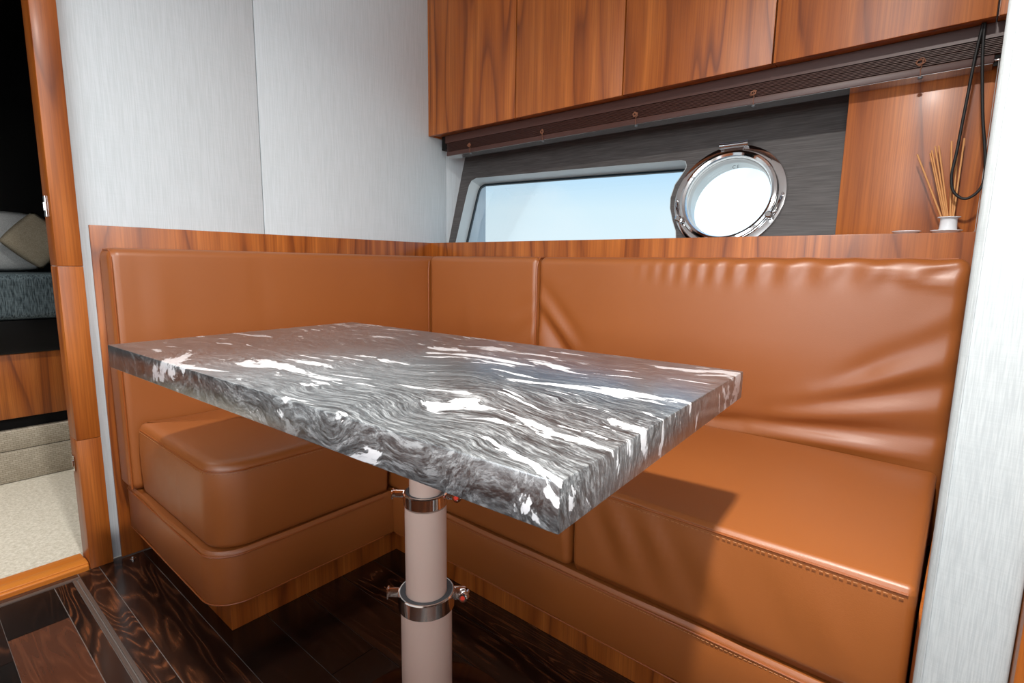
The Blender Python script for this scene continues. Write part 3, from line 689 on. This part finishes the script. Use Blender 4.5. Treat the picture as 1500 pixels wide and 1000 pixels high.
# ================================================================== PORTHOLE
ph = thing('porthole', 'round polished steel opening porthole beside the long window', 'porthole', PC)
RM = PM.copy(); RM.translation = Vector((0, 0, 0))
bm = bmesh.new(); lathe(bm, [(.1905, .001), (.1905, .006), (.188, .010), (.172, .013), (.166, .0125), (.1655, .004), (.1525, .004), (.1525, .001)], RM, 96, True); bm_obj('outer_ring', bm, 'chrome', ph, None, False, 30)
bm = bmesh.new(); lathe(bm, [(.1645, .006), (.1645, .020), (.162, .024), (.154, .026), (.146, .022), (.1425, .015), (.1425, .006)], RM, 96, True); bm_obj('inner_ring', bm, 'chrome', ph, None, False, 30)
bm = bmesh.new(); lathe(bm, [(.1505, .0005), (.1505, -.085), (.146, -.085), (.143, -.010), (.143, .0005)], RM, 96, True); bm_obj('sleeve', bm, 'white_frame', ph, None, False, 30)
bm = bmesh.new(); lathe(bm, [(.1422, -.024), (.1422, -.016)], RM, 64); pn = bm_obj('pane', bm, 'clear_glass', ph, None, False, 30)
bm = bmesh.new(); lathe(bm, [(.1424, -.0155), (.1424, .004), (.139, .004), (.136, -.0155)], RM, 96, True); bm_obj('pane_rim', bm, 'white_frame', ph, None, False, 30)
# hinge on top
def pl(x, y, z): return RM @ Vector((x, y, z))
bm = bmesh.new(); tube(bm, [pl(-.040, .186, .020), pl(.038, .186, .020)], .0075, 14); hg = bm_obj('hinge', bm, 'chrome', ph, None, False, 40)
for xk in (-.042, .040):
    bm = bmesh.new(); tube(bm, [pl(xk - .007, .186, .020), pl(xk + .007, .186, .020)], .0105, 14); bm_obj('hinge_knuckle', bm, 'chrome', hg, None, False, 40)
bm = bmesh.new(); box(bm, (-.034, .160, .012), (.030, .184, .017), .001); bmesh.ops.transform(bm, matrix=RM, verts=bm.verts[:]); bm_obj('hinge_leaf', bm, 'chrome', hg)
for sg in (-1, 1):
    a = math.radians(-18 if sg > 0 else 180 + 18)
    bx, by = .177 * math.cos(a), .177 * math.sin(a); tx, ty = -math.sin(a) * -sg, math.cos(a) * -sg
    bm = bmesh.new(); tube(bm, [pl(.178 * math.cos(a + sg * .25), .178 * math.sin(a + sg * .25), .016), pl(bx, by, .020), pl(.175 * math.cos(a - sg * .17), .175 * math.sin(a - sg * .17), .020)], .0042, 10)
    la = bm_obj('latch', bm, 'chrome', ph, None, True)
    ck = .172 * math.cos(a - sg * .17); sk = .172 * math.sin(a - sg * .17)
    bm = bmesh.new(); lathe(bm, [(.005, .010), (.005, .024), (.0115, .025), (.0125, .029), (.0115, .040), (.008, .043)], RM @ Matrix.Translation((ck, sk, 0)), 20); bm_obj('latch_knob', bm, 'chrome', la, None, False, 40)
    bm = bmesh.new(); tube(bm, [pl(ck * .92, sk * .92, .022), pl(ck * .99, sk * .99, .018)], .006, 10); bm_obj('latch_pivot', bm, 'chrome', la, None, False, 40)
    bm = bmesh.new(); lathe(bm, [(.0045, .010), (.0045, .0165), (.003, .018)], RM @ Matrix.Translation((.179 * math.cos(a + sg * .30), .179 * math.sin(a + sg * .30), 0)), 14); bm_obj('screw', bm, 'chrome', ph, None, False, 40)
fc = bpy.data.curves.new('mark', 'FONT'); fc.body = 'C E'; fc.size = .016; fc.align_x = 'CENTER'
fo = bpy.data.objects.new('mark', fc); COL.objects.link(fo); bpy.context.view_layer.update()
me = bpy.data.meshes.new_from_object(fo); bpy.data.objects.remove(fo)
fo = link('printed_mark', me, 'mark_grey', ph); fo.matrix_local = RM @ Matrix.Translation((.005, .1150, -.0150))

# ================================================================== SMALL THINGS
# saucers, diffuser bottle and reeds
def saucer(label, loc, R):
    bm = bmesh.new(); lathe(bm, [(R * .7, 0), (R * .74, .001), (R, .0072), (R, .0088), (R * .95, .0088), (R * .70, .0028), (.004, .0026)], n=48)
    tag(bm_obj('saucer', bm, 'ceramic', None, loc, False, 50), label, 'saucer')
saucer('empty white ceramic saucer on the teak shelf', (-.108, 1.829, 1.0673), .033)
saucer('white ceramic saucer under the reed diffuser bottle', (-.023, 1.829, 1.0673), .034)
df = thing('diffuser_bottle', 'short white ceramic diffuser bottle with flared rim on a saucer', 'bottle', (-.020, 1.829, 1.0702))
bm = bmesh.new(); lathe(bm, [(.0195, 0), (.021, .002), (.0195, .006), (.0185, .020), (.0180, .034), (.0195, .037), (.0245, .0385), (.0245, .0405), (.019, .0405), (.0150, .037), (.0145, .012), (.004, .010)], n=40); bm_obj('body', bm, 'ceramic', df, None, False, 60)
tips = [(-.105, 1.835, 1.280), (-.078, 1.846, 1.282), (-.075, 1.838, 1.287), (-.069, 1.834, 1.296), (-.062, 1.854, 1.300), (-.036, 1.84, 1.306), (-.022, 1.845, 1.309), (-.011, 1.850, 1.312)]
words = ['leaning furthest toward the porthole', 'leaning toward the porthole in the middle of the fan', 'leaning toward the porthole in the middle of the fan', 'leaning toward the porthole in the middle of the fan', 'leaning toward the porthole in the middle of the fan', 'standing nearly upright', 'standing nearly upright', 'standing nearly upright']
for i, tp in enumerate(tips):
    base = Vector((-.020, 1.829, 1.083)); tp = Vector(tp); d = (tp - base); off = Vector((-.0085 + .0024 * i, .003 * math.sin(i * 2.3), 0))
    b0 = base - Vector((d.x, d.y, 0)) * .04 + off
    bm = bmesh.new(); loc = b0; tube(bm, [Vector((0, 0, 0)), tp - b0], .0021, 8)
    tag(bm_obj('diffuser_reed', bm, 'reed', None, loc, False, 50), 'tan diffuser reed ' + words[i], 'reed', 'reeds in the diffuser bottle')
# floor stud
fs = thing('floor_stud', 'small chrome stud in the floor beside the doorway', 'stud', (-1.955, .440, 0.0003))
bm = bmesh.new(); lathe(bm, [(.0085, 0), (.0085, .0018), (.007, .0028)], n=24); bm_obj('flange', bm, 'chrome', fs, None, False, 40)
bm = bmesh.new(); lathe(bm, [(.0045, .0029), (.0045, .007), (.003, .0085)], n=20); bm_obj('pin', bm, 'chrome', fs, None, False, 40)
# cabin bed
bd = thing('cabin_bed', 'raised cabin bed with grey mattress, wooden drawer front and carpeted step', 'bed', (-3.5, 0, 0))
box_obj('carpet_step', (-4.2, -.94, 0), (-3.04, .94, .136), 'carpet_weave', bd, .004)
box_obj('carpet_riser', (-4.2, -.94, .139), (-3.044, .94, .222), 'carpet_weave', bd, .004)
box_obj('plinth', (-4.2, -.94, .223), (-3.09, .94, .275), 'black_matt', bd)
box_obj('drawer_front', (-4.2, -.94, .276), (-3.055, .94, .556), 'teak_z', bd, .003)
box_obj('bed_frame', (-4.2, -.94, .557), (-3.045, .94, .700), 'black_gloss', bd, .004)
bm = soft_box((-4.2, -.93, .7015), (-3.035, .93, .897), .03, .2, lambda p, n: p); bmesh.ops.translate(bm, verts=bm.verts[:], vec=-bd.location)
bm_obj('mattress', bm, 'mattress_cloth', bd, None, True)
def pillow(label, loc, size, rot, mat):
    bm = bmesh.new(); N = 14; g = {}
    for s in (1, -1):
        for i in range(N + 1):
            for j in range(N + 1):
                u, v = i / N * 2 - 1, j / N * 2 - 1; th = size[2] * ((1 - u ** 4) * (1 - v ** 4)) ** .6
                if s == -1 and (abs(u) == 1 or abs(v) == 1): g[s, i, j] = g[1, i, j]
                else: g[s, i, j] = bm.verts.new((u * size[0] * (1 - .06 * v * v), v * size[1] * (1 - .06 * u * u), s * th))
        for i in range(N):
            for j in range(N): bm.faces.new((g[s, i, j], g[s, i + 1, j], g[s, i + 1, j + 1], g[s, i, j + 1]))
    o = bm_obj('pillow', bm, mat, None, loc, True); o.rotation_euler = rot; tag(o, label, 'pillow', 'pillows on the cabin bed')
pillow('pale grey pillow standing on the cabin bed', (-3.47, .40, 1.040), (.13, .14, .035), (PI / 2, 0, PI / 2), 'pillow_white')
pillow('beige pillow leaning on the pale grey pillow in the cabin', (-3.33, .50, 1.045), (.10, .10, .03), (PI / 2, .75, PI / 2), 'pillow_beige')
# ceiling downlights (fittings)
dl = thing('ceiling_downlight', 'small round chrome recessed ceiling downlight over the settee', 'ceiling light', (*LAMP, CEIL - .006))
bm = bmesh.new(); lathe(bm, [(.068, .0055), (.068, .002), (.060, 0), (.056, .001), (.056, .0055)], n=32, close=True); bm_obj('trim_ring', bm, 'lamp_trim', dl, None, False, 40)
bm = bmesh.new(); lathe(bm, [(.055, .003), (.055, .005)], n=32); bm_obj('lens', bm, 'ceramic', dl)
